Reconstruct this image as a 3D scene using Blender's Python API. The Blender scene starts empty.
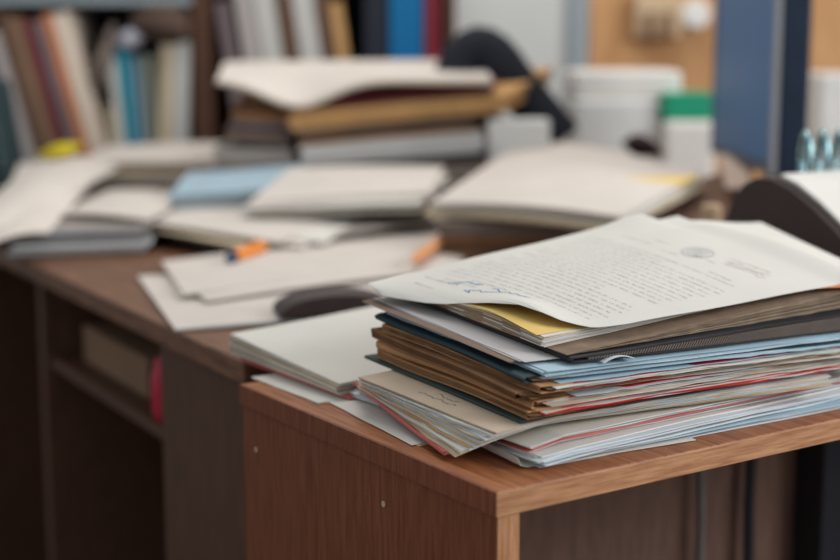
import bpy, bmesh, math, random
from mathutils import Vector, Matrix
random.seed(7)
S = bpy.context.scene
COL = S.collection
# ------------------------------------------------------------------ camera, light, exposure
F = 1440.0
RX = Vector((0.8288, 0.0908, 0.5521)); RY = Vector((-0.5596, 0.1345, 0.8178)); RZ = Vector((0, 0.9868, -0.1617))
CAM = Vector((-0.583, -0.768, 1.058))
right = Vector((RX.x, RY.x, RZ.x)); upv = Vector((RX.y, RY.y, RZ.y)); fwd = Vector((RX.z, RY.z, RZ.z))
cd = bpy.data.cameras.new('camera'); cam = bpy.data.objects.new('camera', cd); COL.objects.link(cam)
cd.sensor_width = 36; cd.lens = F / 840 * 36
cam.matrix_world = Matrix(((right.x, upv.x, -fwd.x, CAM.x), (right.y, upv.y, -fwd.y, CAM.y), (right.z, upv.z, -fwd.z, CAM.z), (0, 0, 0, 1)))
cd.dof.use_dof = True; cd.dof.focus_distance = 1.13; cd.dof.aperture_fstop = 2.8; cd.dof.aperture_blades = 0
cd.clip_start = 0.01
S.camera = cam
S.view_settings.view_transform = 'Standard'; S.view_settings.look = 'None'; S.view_settings.gamma = 1
S.view_settings.exposure = 0.42; S.view_settings.use_curve_mapping = False
W = bpy.data.worlds.new('world'); S.world = W; W.use_nodes = True
W.node_tree.nodes['Background'].inputs[0].default_value = (0.86, 0.94, 1.0, 1); W.node_tree.nodes['Background'].inputs[1].default_value = 0.36
def area(name, loc, target, sx, sy, power, col):
    l = bpy.data.lights.new(name, 'AREA'); l.shape = 'RECTANGLE'; l.size = sx; l.size_y = sy; l.energy = power; l.color = col
    o = bpy.data.objects.new(name, l); COL.objects.link(o); o.location = loc
    o.rotation_euler = (Vector(target) - Vector(loc)).to_track_quat('-Z', 'Y').to_euler(); return o
area('window_light', (2.3, -1.9, 2.0), (0.4, 0.4, 0.8), 2.0, 1.6, 62, (0.95, 0.98, 1.0))
area('ceiling_lamp_light', (0.9, 1.3, 2.7), (0.9, 1.3, 0), 1.6, 1.2, 17, (1.0, 0.95, 0.88))

# ------------------------------------------------------------------ helpers
def lin(c): return c / 12.92 if c <= 0.04045 else ((c + 0.055) / 1.055) ** 2.4
def rgb(r, g, b): return (lin(r / 255), lin(g / 255), lin(b / 255), 1)
MATS = {}
def mat(name, c, rough=0.8, var=0.12, scale=30.0, stretch=(1, 1, 1), spec=0.3, bump=0.0):
    if name in MATS: return MATS[name]
    m = bpy.data.materials.new(name); m.use_nodes = True; N = m.node_tree.nodes; L = m.node_tree.links
    b = N['Principled BSDF']; b.inputs['Roughness'].default_value = rough; b.inputs['Specular IOR Level'].default_value = spec
    tc = N.new('ShaderNodeTexCoord'); mp = N.new('ShaderNodeMapping'); mp.inputs['Scale'].default_value = stretch
    no = N.new('ShaderNodeTexNoise'); no.inputs['Scale'].default_value = scale; no.inputs['Detail'].default_value = 4
    cr = N.new('ShaderNodeValToRGB'); base = rgb(*c)
    cr.color_ramp.elements[0].color = tuple(x * (1 - var) for x in base[:3]) + (1,); cr.color_ramp.elements[1].color = tuple(min(1, x * (1 + var)) for x in base[:3]) + (1,)
    cr.color_ramp.elements[0].position = 0.3; cr.color_ramp.elements[1].position = 0.7
    L.new(tc.outputs['Object'], mp.inputs[0]); L.new(mp.outputs[0], no.inputs[0]); L.new(no.outputs[0], cr.inputs[0]); L.new(cr.outputs[0], b.inputs['Base Color'])
    if bump:
        bn = N.new('ShaderNodeBump'); bn.inputs['Strength'].default_value = bump; bn.inputs['Distance'].default_value = 0.002
        L.new(no.outputs[0], bn.inputs['Height']); L.new(bn.outputs[0], b.inputs['Normal'])
    MATS[name] = m; return m
WHITE = mat('white_paper', (222, 217, 208), 0.9, 0.03, 14)
WARM = mat('warm_lit_paper', (214, 204, 195), 0.9, 0.04, 14)  # white paper of the back desks, warm lamp tone put into its colour
COOL = mat('cool_paper', (213, 220, 224), 0.9, 0.05, 14)
BLUEP = mat('pale_blue_paper', (176, 199, 210), 0.85, 0.08, 14)
CREAM = mat('cream_paper', (214, 196, 166), 0.9, 0.06, 14)
GREYP = mat('grey_paper', (168, 158, 150), 0.9, 0.08, 20)
YELLOW = mat('yellow_paper', (232, 196, 116), 0.85, 0.06, 20)
PINK = mat('pink_card', (206, 112, 104), 0.8, 0.08, 20)
REDC = mat('red_card', (205, 48, 44), 0.55, 0.1, 20)
KRAFT = mat('kraft_card', (182, 136, 94), 0.85, 0.2, 22)
KRAFT2 = mat('dark_kraft_card', (142, 102, 70), 0.85, 0.22, 22)
TAN = mat('tan_card', (205, 158, 104), 0.8, 0.1, 20)
TEAL = mat('dark_teal_card', (34, 54, 60), 0.6, 0.12, 20)
GREEN = mat('dark_green_card', (58, 70, 66), 0.7, 0.12, 20)
NAVY = mat('navy_card', (34, 62, 92), 0.5, 0.15, 20)
BLACKC = mat('black_card', (46, 44, 48), 0.6, 0.1, 40)
BLACKP = mat('black_plastic', (38, 40, 46), 0.45, 0.08, 30)
NAVYP = mat('dark_navy_plastic', (30, 44, 62), 0.4, 0.1, 30)
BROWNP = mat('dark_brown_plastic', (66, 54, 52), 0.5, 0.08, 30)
BROWNL = mat('brown_leather', (104, 76, 60), 0.65, 0.15, 18)
INK = mat('black_ink', (112, 112, 116), 0.9, 0.1, 200)
BINK = mat('blue_ink', (64, 138, 190), 0.9, 0.1, 200)
PINKINK = mat('faded_stamp_ink', (212, 196, 194), 0.9, 0.03, 200)
GREYINK = mat('grey_stamp_ink', (194, 194, 196), 0.9, 0.03, 200)
CHROME = mat('steel_wire', (150, 185, 190), 0.25, 0.05, 30, spec=0.8)
CHROME.node_tree.nodes['Principled BSDF'].inputs['Metallic'].default_value = 0.9
ORANGE = mat('orange_plastic', (232, 140, 58), 0.5, 0.05, 20)
GREENB = mat('green_card', (36, 158, 120), 0.5, 0.06, 20)
BEIGE = mat('beige_plastic', (206, 178, 144), 0.6, 0.05, 20)
WHITEP = mat('white_plastic', (232, 229, 224), 0.5, 0.03, 20)
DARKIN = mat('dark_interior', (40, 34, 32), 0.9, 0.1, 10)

def wood(name, c1, c2, stretch, rough=0.45, scale=6):
    m = bpy.data.materials.new(name); m.use_nodes = True; N = m.node_tree.nodes; L = m.node_tree.links; b = N['Principled BSDF']
    b.inputs['Roughness'].default_value = rough; b.inputs['Specular IOR Level'].default_value = 0.35
    tc = N.new('ShaderNodeTexCoord'); mp = N.new('ShaderNodeMapping'); mp.inputs['Scale'].default_value = stretch
    n1 = N.new('ShaderNodeTexNoise'); n1.inputs['Scale'].default_value = scale; n1.inputs['Detail'].default_value = 8; n1.inputs['Roughness'].default_value = 0.65
    n2 = N.new('ShaderNodeTexNoise'); n2.inputs['Scale'].default_value = 3; n2.inputs['Detail'].default_value = 3
    cr = N.new('ShaderNodeValToRGB'); cr.color_ramp.elements[0].color = rgb(*c1); cr.color_ramp.elements[1].color = rgb(*c2)
    cr.color_ramp.elements[0].position = 0.36; cr.color_ramp.elements[1].position = 0.62
    mx = N.new('ShaderNodeMixRGB'); mx.blend_type = 'MULTIPLY'; mx.inputs[0].default_value = 0.35
    L.new(tc.outputs['Object'], mp.inputs[0]); L.new(mp.outputs[0], n1.inputs[0]); L.new(tc.outputs['Object'], n2.inputs[0])
    L.new(n1.outputs[0], cr.inputs[0]); L.new(cr.outputs[0], mx.inputs[1]); L.new(n2.outputs[0], mx.inputs[2]); L.new(mx.outputs[0], b.inputs['Base Color'])
    MATS[name] = m; return m
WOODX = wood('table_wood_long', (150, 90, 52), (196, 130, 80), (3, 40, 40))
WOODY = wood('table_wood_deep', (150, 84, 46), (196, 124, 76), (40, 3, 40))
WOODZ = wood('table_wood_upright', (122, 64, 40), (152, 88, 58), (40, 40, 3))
EDGEX = wood('edge_band_long', (176, 118, 80), (216, 160, 116), (4, 60, 60), 0.5)
EDGEZ = wood('edge_band_upright', (176, 118, 80), (216, 160, 116), (60, 60, 4), 0.5)
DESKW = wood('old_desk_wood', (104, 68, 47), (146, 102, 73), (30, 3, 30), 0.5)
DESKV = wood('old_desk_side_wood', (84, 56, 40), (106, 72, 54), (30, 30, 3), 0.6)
BACKW = wood('back_panel_wood', (104, 76, 66), (126, 94, 80), (30, 30, 3), 0.7)
PANELW = wood('wall_panel_wood', (206, 150, 98), (226, 172, 118), (10, 10, 1.5), 0.6, 3)

def corr(px, py, d):      # a point at a given distance in front of the camera
    return CAM + right * ((px - 420) / F * d) + upv * (-(py - 280) / F * d) + fwd * d
def onz(px, py, z):       # the point of a horizontal plane
    r = right * ((px - 420) / F) + upv * (-(py - 280) / F) + fwd
    return CAM + r * ((z - CAM.z) / r.z)
VYAW = math.atan2(right.y, right.x)

def link(name, bm, mats, parent=None, smooth=False, bevel=0.0, sub=0, loc=None):
    bmesh.ops.recalc_face_normals(bm, faces=bm.faces[:])
    xs = [v.co for v in bm.verts]
    if loc is None:
        c = Vector(((min(v.x for v in xs) + max(v.x for v in xs)) / 2, (min(v.y for v in xs) + max(v.y for v in xs)) / 2, min(v.z for v in xs)))
    else: c = Vector(loc)
    bmesh.ops.translate(bm, verts=bm.verts[:], vec=-c)
    me = bpy.data.meshes.new(name); bm.to_mesh(me); bm.free()
    for m in (mats if isinstance(mats, (list, tuple)) else [mats]): me.materials.append(m)
    if smooth:
        for p in me.polygons: p.use_smooth = True
    o = bpy.data.objects.new(name, me); COL.objects.link(o)
    if parent is not None:
        o.parent = parent
        pw = Vector(parent.location); q = parent.parent
        while q is not None: pw += Vector(q.location); q = q.parent
        o.location = c - pw
    else: o.location = c
    if bevel:
        b = o.modifiers.new('bevel', 'BEVEL'); b.width = bevel; b.segments = 2; b.limit_method = 'ANGLE'
    if sub:
        s = o.modifiers.new('sub', 'SUBSURF'); s.levels = sub; s.render_levels = sub
    return o
def tag(o, label, cat, group=None):
    o['label'] = label; o['category'] = cat
    if group: o['group'] = group
    return o
def thing(name, label, cat, loc, group=None):
    o = bpy.data.objects.new(name, None); COL.objects.link(o); o.location = loc; o.empty_display_size = 0.05
    return tag(o, label, cat, group)
def struct(o): o['kind'] = 'structure'; return o
def box(bm, x0, x1, y0, y1, z0, z1, M=None, mi=0):
    vs = [bm.verts.new((x, y, z)) for z in (z0, z1) for y in (y0, y1) for x in (x0, x1)]
    if M is not None:
        for v in vs: v.co = M @ v.co
    for f in ((0, 2, 3, 1), (4, 5, 7, 6), (0, 1, 5, 4), (2, 6, 7, 3), (0, 4, 6, 2), (1, 3, 7, 5)):
        bm.faces.new([vs[i] for i in f]).material_index = mi
    return vs
def boxbm(*a, **k):
    bm = bmesh.new(); box(bm, *a, **k); return bm
def frame(p, yaw): return Matrix.Translation(Vector(p)) @ Matrix.Rotation(yaw, 4, 'Z')
def tube(bm, pts, r, seg=8, cap=True, mi=0):
    rings = []
    for i, p in enumerate(pts):
        p = Vector(p); a = Vector(pts[max(0, i - 1)]); b = Vector(pts[min(len(pts) - 1, i + 1)])
        t = (b - a).normalized(); n = t.orthogonal().normalized() if i == 0 else (prev - t * prev.dot(t)).normalized()
        prev = n; bb = t.cross(n); rr = r[i] if isinstance(r, (list, tuple)) else r
        rings.append([bm.verts.new(p + (n * math.cos(2 * math.pi * k / seg) + bb * math.sin(2 * math.pi * k / seg)) * rr) for k in range(seg)])
    for A, Bq in zip(rings, rings[1:]):
        for k in range(seg): bm.faces.new((A[k], A[(k + 1) % seg], Bq[(k + 1) % seg], Bq[k])).material_index = mi
    if cap:
        bm.faces.new(rings[0][::-1]); bm.faces.new(rings[-1])
def grid_slab(bm, lo, hi, nx, ny, mi=0):
    """closed sheet: lo(i,j), hi(i,j) give lower and upper points"""
    A = [[bm.verts.new(lo(i, j)) for j in range(ny + 1)] for i in range(nx + 1)]
    T = [[bm.verts.new(hi(i, j)) for j in range(ny + 1)] for i in range(nx + 1)]
    fs = []
    for i in range(nx):
        for j in range(ny):
            fs.append(bm.faces.new((T[i][j], T[i + 1][j], T[i + 1][j + 1], T[i][j + 1])))
            fs.append(bm.faces.new((A[i][j], A[i][j + 1], A[i + 1][j + 1], A[i + 1][j])))
    for i in range(nx):
        fs.append(bm.faces.new((A[i][0], A[i + 1][0], T[i + 1][0], T[i][0]))); fs.append(bm.faces.new((A[i + 1][ny], A[i][ny], T[i][ny], T[i + 1][ny])))
    for j in range(ny):
        fs.append(bm.faces.new((A[0][j + 1], A[0][j], T[0][j], T[0][j + 1]))); fs.append(bm.faces.new((A[nx][j], A[nx][j + 1], T[nx][j + 1], T[nx][j])))
    for f in fs: f.material_index = mi
def sheets(bm, cx, cy, w, d, yaw, zlo, zhi, n, jit=0.003, rj=0.01, nm=1, nx=12, ny=8, fray=0.0006, fill=0.8, weights=None, rip=0.12, fan=0.0):
    """a sheaf of n separate sheets between two height fields"""
    for s in range(n):
        a = s / n; b = (s + fill) / n
        ox, oy = random.uniform(-jit, jit), random.uniform(-jit, jit); ya = yaw + fan * a + random.uniform(-rj, rj)
        ww, dd = w * random.uniform(0.99, 1.0), d * random.uniform(0.99, 1.0)
        ca, sa = math.cos(ya), math.sin(ya); ph = random.uniform(0, 6.28); fq = random.uniform(15, 40)
        mi = random.choices(range(nm), weights)[0] if nm > 1 and s < n - 1 else 0
        pts = {}
        for i in range(nx + 1):
            for j in range(ny + 1):
                u = (i / nx - 0.5) * ww; v = (j / ny - 0.5) * dd
                if i in (0, nx): u += random.uniform(-fray, fray)
                if j in (0, ny): v += random.uniform(-fray, fray)
                x = cx + ox + u * ca - v * sa; y = cy + oy + u * sa + v * ca
                l, h = zlo(x, y), zhi(x, y); g = h - l
                r = rip * g / n * math.sin(fq * (x + y) + ph)
                pts[i, j] = (x, y, l + g * a + r, l + g * b + r)
        grid_slab(bm, lambda i, j: Vector(pts[i, j][:3]), lambda i, j: Vector((pts[i, j][0], pts[i, j][1], pts[i, j][3])), nx, ny, mi)
def cover(bm, cx, cy, w, d, yaw, zlo, zhi, th=0.0012, spine=True, nx=12, ny=10, top=True, wave=0.0008, mi=0, overhang=0.0, bulge=0.004):
    """folder cover: lower board, upper board and a rounded spine on the left (-x) side"""
    ca, sa = math.cos(yaw), math.sin(yaw); ph = random.uniform(0, 6)
    def P(u, v): return cx + u * ca - v * sa, cy + u * sa + v * ca
    prof = []          # (u offset, 0..1 height)
    n = 8
    if top:
        for i in range(nx + 1): prof.append((w / 2 - w * i / nx, 1))
    else: prof.append((-w / 2, 1))
    if spine:
        for k in range(1, n): 
            t = math.pi * k / n; prof.append((-w / 2 - bulge * math.sin(t), 0.5 + 0.5 * math.cos(t)))
    if spine or True:
        for i in range(nx + 1): prof.append((-w / 2 + w * i / nx, 0))
    outer, inner = [], []
    for j in range(ny + 1):
        v = (j / ny - 0.5) * d; A, I = [], []
        for k, (u, h) in enumerate(prof):
            uu = u + (random.uniform(-0.0007, 0.0007) if k in (0, len(prof) - 1) else 0)
            vv = v + (random.uniform(-0.0012, 0.0012) if j in (0, ny) else 0)
            x, y = P(uu, vv); l, hh = zlo(x, y), zhi(x, y); wv = wave * math.sin(23 * x + 31 * y + ph)
            z = l + (hh - l) * h + wv * 0.3
            A.append(bm.verts.new((x, y, z)))
            if h >= 0.999: q = (x, y, z - th)
            elif h <= 0.001: q = (x, y, z + th)
            else:
                xi, yi = P(uu + th, vv); q = (xi, yi, l + th + (hh - l - 2 * th) * h)
            I.append(bm.verts.new(q))
        outer.append(A); inner.append(I)
    m = len(prof); fs = []
    for j in range(ny):
        for k in range(m - 1):
            fs.append(bm.faces.new((outer[j][k], outer[j][k + 1], outer[j + 1][k + 1], outer[j + 1][k])))
            fs.append(bm.faces.new((inner[j][k], inner[j + 1][k], inner[j + 1][k + 1], inner[j][k + 1])))
        for k in (0, m - 1): fs.append(bm.faces.new((outer[j][k], outer[j + 1][k], inner[j + 1][k], inner[j][k])))
    for j in (0, ny):
        for k in range(m - 1): fs.append(bm.faces.new((outer[j][k], inner[j][k], inner[j][k + 1], outer[j][k + 1])))
    for f in fs: f.material_index = mi
def ss(x, a, b):
    t = max(0, min(1, (x - a) / (b - a))); return t * t * (3 - 2 * t)
def bil(x, y, lf, lb, rf, rb, x0=0.09, x1=0.39, y0=0.05, y1=0.29):
    u = max(-0.25, min(1.25, (x - x0) / (x1 - x0))); v = max(-0.25, min(1.2, (y - y0) / (y1 - y0)))
    return (lf * (1 - u) + rf * u) * (1 - v) + (lb * (1 - u) + rb * u) * v
def mix(A, Bf, t): return lambda x, y: A(x, y) * (1 - t) + Bf(x, y) * t

# ------------------------------------------------------------------ setting
VF = Vector((fwd.x, fwd.y, 0)).normalized()
wall_o = Vector((CAM.x, CAM.y, 0)) + VF * 3.45
WM = frame(wall_o, VYAW)
struct(link('floor', boxbm(-6, 6, -6, 8, -0.05, 0, WM), mat('worn_floor', (112, 92, 78), 0.6, 0.25, 4)))
struct(link('wall_back', boxbm(-3, 6, 0, 0.1, 0, 2.8, WM), mat('pale_wall_paint', (206, 207, 204), 0.9, 0.03, 6)))
struct(link('trim_1', boxbm(0.352, 0.385, -0.018, 0, 0, 2.8, WM), mat('grey_blue_trim', (150, 160, 168), 0.6, 0.05, 6), bevel=0.003))
struct(link('trim_2', boxbm(0.402, 4.0, -0.012, 0, 0, 2.8, WM), PANELW))
# ------------------------------------------------------------------ near table
TB = thing('side_table', 'brown wood-effect table in the foreground under the big paper stack', 'table', (0.4, 0.2, 0))
link('tabletop', boxbm(0.0017, 1.0, 0.0018, 0.392, 0.732, 0.75), WOODY, TB, bevel=0.001)
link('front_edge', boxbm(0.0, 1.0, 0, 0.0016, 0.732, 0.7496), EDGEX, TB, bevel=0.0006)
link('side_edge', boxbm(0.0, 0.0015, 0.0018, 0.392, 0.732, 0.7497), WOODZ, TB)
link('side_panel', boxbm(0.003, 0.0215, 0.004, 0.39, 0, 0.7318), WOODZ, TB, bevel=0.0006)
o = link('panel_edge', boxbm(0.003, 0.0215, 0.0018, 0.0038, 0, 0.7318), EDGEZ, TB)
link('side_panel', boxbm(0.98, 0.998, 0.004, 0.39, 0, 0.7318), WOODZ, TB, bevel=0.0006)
link('back_panel', boxbm(0.022, 0.9798, 0.335, 0.35, 0.12, 0.7318), BACKW, TB)
for y, z in ((0.15, 0.701), (0.365, 0.694), ):
    bm = bmesh.new(); bmesh.ops.create_cone(bm, cap_ends=True, segments=12, radius1=0.0026, radius2=0.0022, depth=0.0012, matrix=Matrix.Translation((0.0026, y, z)) @ Matrix.Rotation(math.pi / 2, 4, 'Y'))
    link('screw_cap', bm, BEIGE, TB)
for nm, lb, x, r, m, dx in (('cable', 'grey cable hanging down behind the foreground table', 0.515, 0.0045, mat('grey_rubber', (110, 108, 106), 0.6), 0.01), ('cable', 'black cable hanging further right behind the foreground table', 0.612, 0.006, BLACKP, -0.012)):
    bm = bmesh.new(); tube(bm, [(x + dx * math.sin(k * 0.7), 0.318 + 0.004 * math.cos(k * 0.5), 0.728 - k * 0.09) for k in range(9)] , r)
    tag(link(nm, bm, m, smooth=True), lb, 'cable')
tag(link('cable_duct', boxbm(0.69, 0.75, 0.29, 0.334, 0.02, 0.73), BLACKP, bevel=0.004), 'black upright duct under the right side of the foreground table', 'cable duct')

# ------------------------------------------------------------------ the big stack: height fields of its interfaces
def H0(x, y): return 0.7504
def H1(x, y): return 0.7512 + 0.0175 * ss(x, 0.0, 0.09) + 0.0065 * max(0, x) / 0.38
def H2(x, y): return max(H1(x, y) + 0.006, bil(x, y, 0.785, 0.790, 0.7855, 0.795))
def H3(x, y): return bil(x, y, 0.8225, 0.838, 0.8145, 0.845)
def H4(x, y): return H3(x, y) + bil(x, y, 0.0035, 0.004, 0.0145, 0.018)
def H5(x, y): return H4(x, y) + bil(x, y, 0.0008, 0.0008, 0.017, 0.018)
def H6(x, y): return H5(x, y) + bil(x, y, 0.0095, 0.0075, 0.0045, 0.004) + 0.005 * math.exp(-((x - 0.1) / 0.03) ** 2 - ((y - 0.14) / 0.05) ** 2)

# bottom: white sheaves with rolled left corners, blue folded sheet
R1 = math.radians(-3)
bm = bmesh.new(); sheets(bm, 0.255, 0.165, 0.38, 0.275, math.radians(-1.5), H0, mix(H0, H1, 0.2), 4, 0.004, 0.01, 2, fray=0.001)
tag(link('paper_sheaf', bm, [BLUEP, COOL]), 'pale blue folded sheets at the very bottom of the big stack', 'papers')
bm = bmesh.new(); sheets(bm, 0.245, 0.158, 0.38, 0.262, math.radians(1.0), mix(H0, H1, 0.24), mix(H0, H1, 0.62), 5, 0.004, 0.015, 2, fray=0.001, rip=0.3)
tag(link('paper_sheaf', bm, [WHITE, COOL]), 'white sheaf low in the big stack jutting towards the table edge', 'papers')
bm = bmesh.new(); sheets(bm, 0.252, 0.168, 0.38, 0.262, math.radians(-0.6), mix(H0, H1, 0.66), mix(H0, H1, 0.98), 6, 0.004, 0.01, 3, fray=0.001, weights=(4, 4, 1))
tag(link('paper_sheaf', bm, [WHITE, COOL, PINK]), 'mixed white and bluish sheets just under the pink folder', 'papers')
bm = bmesh.new(); sheets(bm, 0.090, 0.205, 0.13, 0.165, math.radians(-5), lambda x, y: 0.7503, lambda x, y: 0.7503 + 0.0008 + 0.004*ss(x,0,.09)*0.1, 3, 0.003, 0.02, 2)
# under-sheets that stick out at the left of the pink folder
tag(link('paper_sheaf', bm, [WHITE, CREAM]), 'pale sheets peeking out left under the pink folder', 'papers')

for k, lb in enumerate(('lowest curled white sheet at the front left of the big stack', 'second curled white sheet at the front left, above the lowest one')):
    bm = bmesh.new(); yw = math.radians(-6 + 5 * k)
    def pt(i, j, e):
        u = 0.17 * i / 24; v = 0.2 * j / 8; x0, y0 = 0.040 + 0.012 * k, 0.036 - 0.006 * k
        r = 0.004 + 0.001 * k; c = max(0, 1 - u / 0.014); z = 0.7508 + 0.0016 * k + 0.008 * c * c
        uu = u + 0.006 * c * c
        return Vector((x0 + uu * math.cos(yw) - v * math.sin(yw), y0 + uu * math.sin(yw) + v * math.cos(yw), z + e))
    grid_slab(bm, lambda i, j: pt(i, j, 0), lambda i, j: pt(i, j, 0.0006), 24, 8)
    tag(link('paper_sheet', bm, [WHITE]), lb, 'paper')

# pink folder with white pages and a dark green folder on top
def zoneP(a, b): return mix(H1, H2, a), mix(H1, H2, b)
FD = thing('paper_folder', 'pink card folder full of white pages near the stack bottom', 'folder', (0.18, 0.15, 0.77))
def hp(a): return lambda x, y: max(H1(x, y) + 0.0008, 0.7520) + (H2(x, y) - max(H1(x, y) + 0.0008, 0.7520)) * a
bm = bmesh.new(); cover(bm, 0.204, 0.147, 0.345, 0.198, math.radians(-11.5), hp(0.0), hp(0.12), 0.0011, True, top=False, bulge=0.001)
link('cover', bm, PINK, FD)
bm = bmesh.new(); sheets(bm, 0.206, 0.137, 0.348, 0.196, math.radians(-10.5), lambda x, y: hp(0)(x, y) + 0.0016, hp(0.72), 18, 0.002, 0.008, 4, weights=(5, 3, 3, 1), fray=0.0012, fan=math.radians(9))
link('pages', bm, [WHITE, COOL, CREAM, TAN], FD)
EN = thing('document_envelope', 'buff envelope with handwriting lying on the pink folder', 'envelope', (0.2, 0.142, 0.78))
ez = lambda x, y: hp(0.75)(x, y) + 0.0012
bm = bmesh.new(); cover(bm, 0.205, 0.137, 0.345, 0.195, math.radians(-1), hp(0.75), ez, 0.0005, False, bulge=0.001)
link('card', bm, mat('buff_card', (206, 184, 160), 0.85, 0.08, 18), EN)
rs = random.Random(11)
for x, y, ln in ((0.046, 0.165, 0.05), (0.053, 0.150, 0.03), (0.060, 0.118, 0.035)):
    bm = bmesh.new(); p = [(x + rs.uniform(-.0022, .0022), y - ln * k / 14) for k in range(15)]
    for (a, b), (c, d) in zip(p, p[1:]):
        bm.faces.new([bm.verts.new((u, v, ez(u, v) + 0.0006)) for u, v in ((a - .0003, b), (a + .0003, b), (c + .0003, d), (c - .0003, d))])
    link('handwriting', bm, INK, EN)
bm = bmesh.new(); cover(bm, 0.242, 0.154, 0.36, 0.238, R1, hp(0.83), hp(0.95), 0.001, True, bulge=0.001)
tag(link('paper_folder', bm, GREEN), 'thin dark green folder directly under the brown folders', 'folder')
# brown folders
levels = [0.0, 0.17, 0.36, 0.52, 0.68, 0.82]
specs = [  # label, cover material, page mats, weights
    ('kraft folder with bright red front edge, lowest of the brown folders', [KRAFT, REDC], [COOL, WHITE, REDC], (3, 2, 2)),
    ('kraft folder second from the bottom of the brown pile, red front edge', [KRAFT, REDC], [CREAM, WHITE, COOL], (2, 3, 1)),
    ('brown kraft folder with worn cream pages in the middle of the pile', [KRAFT2, KRAFT2], [CREAM, KRAFT, WHITE], (3, 1, 2)),
    ('brown kraft folder with dark red front edge above the worn pages', [KRAFT, mat('dark_red_card', (160, 36, 48), 0.6, 0.1, 20)], [CREAM, COOL, WHITE], (1, 3, 2)),
    ('dark teal folder forming the black band high in the brown pile', [TEAL, TEAL], [COOL, BLUEP, WHITE], (2, 3, 1)),
]
offs = [(0.0, 0.0, -0.3), (0.006, 0.003, 1.0), (-0.004, 0.004, -1.4), (0.004, -0.001, 1.2), (0.005, 0.004, -0.6)]
for k, (lb, cm, pm, wt) in enumerate(specs):
    a, b = levels[k] + 0.004, levels[k + 1] - 0.004
    lo, hi = mix(H2, H3, a), mix(H2, H3, b)
    ox, oy, yw = offs[k]; cx, cy = 0.246 + ox, 0.145 + oy; yw = math.radians(yw) + math.radians(-2.5)
    g = thing('paper_folder', lb, 'folder', (cx, cy, H2(cx, cy) + a * 0.03))
    bm = bmesh.new(); cover(bm, cx, cy, 0.362, 0.224, yw, lo, hi, 0.0011, k in (1, 4), bulge=0.004 + 0.002 * random.random(), wave=0.003)
    # front boards of coloured card: lower board face strip uses the second colour
    for f in bm.faces:
        c = f.calc_center_median()
        if c.y < cy - 0.098 and c.x > cx - 0.165: f.material_index = 1
    link('cover', bm, cm, g)
    bm = bmesh.new()
    lo2 = (lambda lo: lambda x, y: lo(x, y) + 0.0014)(lo); hi2 = (lambda hi: lambda x, y: hi(x, y) - 0.0013)(hi)
    sheets(bm, cx + 0.004, cy + 0.0 - 0.002, 0.35, 0.224, yw, lo2, hi2, 9, 0.005, 0.014, 3, weights=wt, fray=0.0024, rip=0.5)
    link('pages', bm, pm, g)
    bm = bmesh.new()   # torn kraft flaps between the boards on the spine side
    nf = 2 if k in (1, 4) else 5
    for q in range(nf):
        pr = 0.0 if k in (1, 4) else random.uniform(-0.008, 0.004)
        sheets(bm, cx - 0.164 - pr, cy + random.uniform(-.005, .005), 0.034, 0.216, yw + random.uniform(-.03, .03), mix(lo2, hi2, q / nf + 0.05), mix(lo2, hi2, (q + 0.8) / nf), 1, 0.001, 0.01, 2, nx=3, ny=18, fray=0.0022)
    link('torn_flap', bm, [KRAFT2, KRAFT], g)
def jut(label, t0, t1, x, w, y, yw, m, nm='paper_sheet'):
    bm = bmesh.new(); sheets(bm, x, y, w, 0.2, math.radians(yw), mix(H2, H3, t0), mix(H2, H3, t1), 1, 0, 0, nx=20, fray=0.0015, rip=0.25)
    tag(link(nm, bm, m), label, 'paper')
jut('white sheet jutting out skewed above the lowest brown folder', 0.165, 0.176, 0.28, 0.28, 0.129, -3.4, [WHITE])
jut('bluish sheet jutting out askew above the second brown folder', 0.354, 0.365, 0.25, 0.30, 0.131, -1.2, [COOL])
jut('cream worn sheet jutting out between the middle brown folders', 0.514, 0.525, 0.29, 0.26, 0.130, -3.6, [CREAM])
jut('pale blue sheet jutting out under the dark teal folder', 0.675, 0.685, 0.245, 0.32, 0.130, -1.6, [BLUEP])
bm = bmesh.new()      # upturned corner of a sheet in front of the binder
grid_slab(bm, lambda i, j: Vector((0.128 + 0.030 * i / 6 + 0.006 * j / 4, 0.036 + 0.03 * j / 4 - 0.002 * i / 6, H3(0.13, 0.04) - 0.0012 + 0.0035 * (1 - j / 4) * math.sin(math.pi * i / 6))), lambda i, j: Vector((0.128 + 0.030 * i / 6 + 0.006 * j / 4, 0.036 + 0.03 * j / 4 - 0.002 * i / 6, H3(0.13, 0.04) - 0.0008 + 0.0035 * (1 - j / 4) * math.sin(math.pi * i / 6))), 6, 4)
tag(link('paper_scrap', bm, [COOL]), 'small upturned pale scrap in front of the black binder', 'paper')
# sheets on top of the brown folders
lo, hi = mix(H2, H3, 0.825), mix(H2, H3, 0.92)
bm = bmesh.new(); sheets(bm, 0.256, 0.150, 0.36, 0.224, math.radians(-1), lo, hi, 5, 0.003, 0.01, 2, fray=0.001)
tag(link('paper_sheaf', bm, [BLUEP, COOL]), 'light blue sheets between the dark teal folder and the black binder', 'papers')
lo, hi = mix(H2, H3, 0.925), mix(H2, H3, 0.955)
bm = bmesh.new(); cover(bm, 0.252, 0.174, 0.358, 0.222, math.radians(-2), lo, mix(H2, H3, 0.965), 0.0006, True, bulge=0.006)
tag(link('paper_folder', bm, mat('grey_brown_card', (134, 112, 98), 0.85, 0.12, 22)), 'worn grey-brown folder with a bent left edge near the stack top', 'folder')
bm = bmesh.new(); sheets(bm, 0.252, 0.166, 0.35, 0.226, math.radians(-3), mix(H2, H3, 0.967), mix(H2, H3, 0.995), 2, 0.002, 0.01, 1, fray=0.0008)
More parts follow.
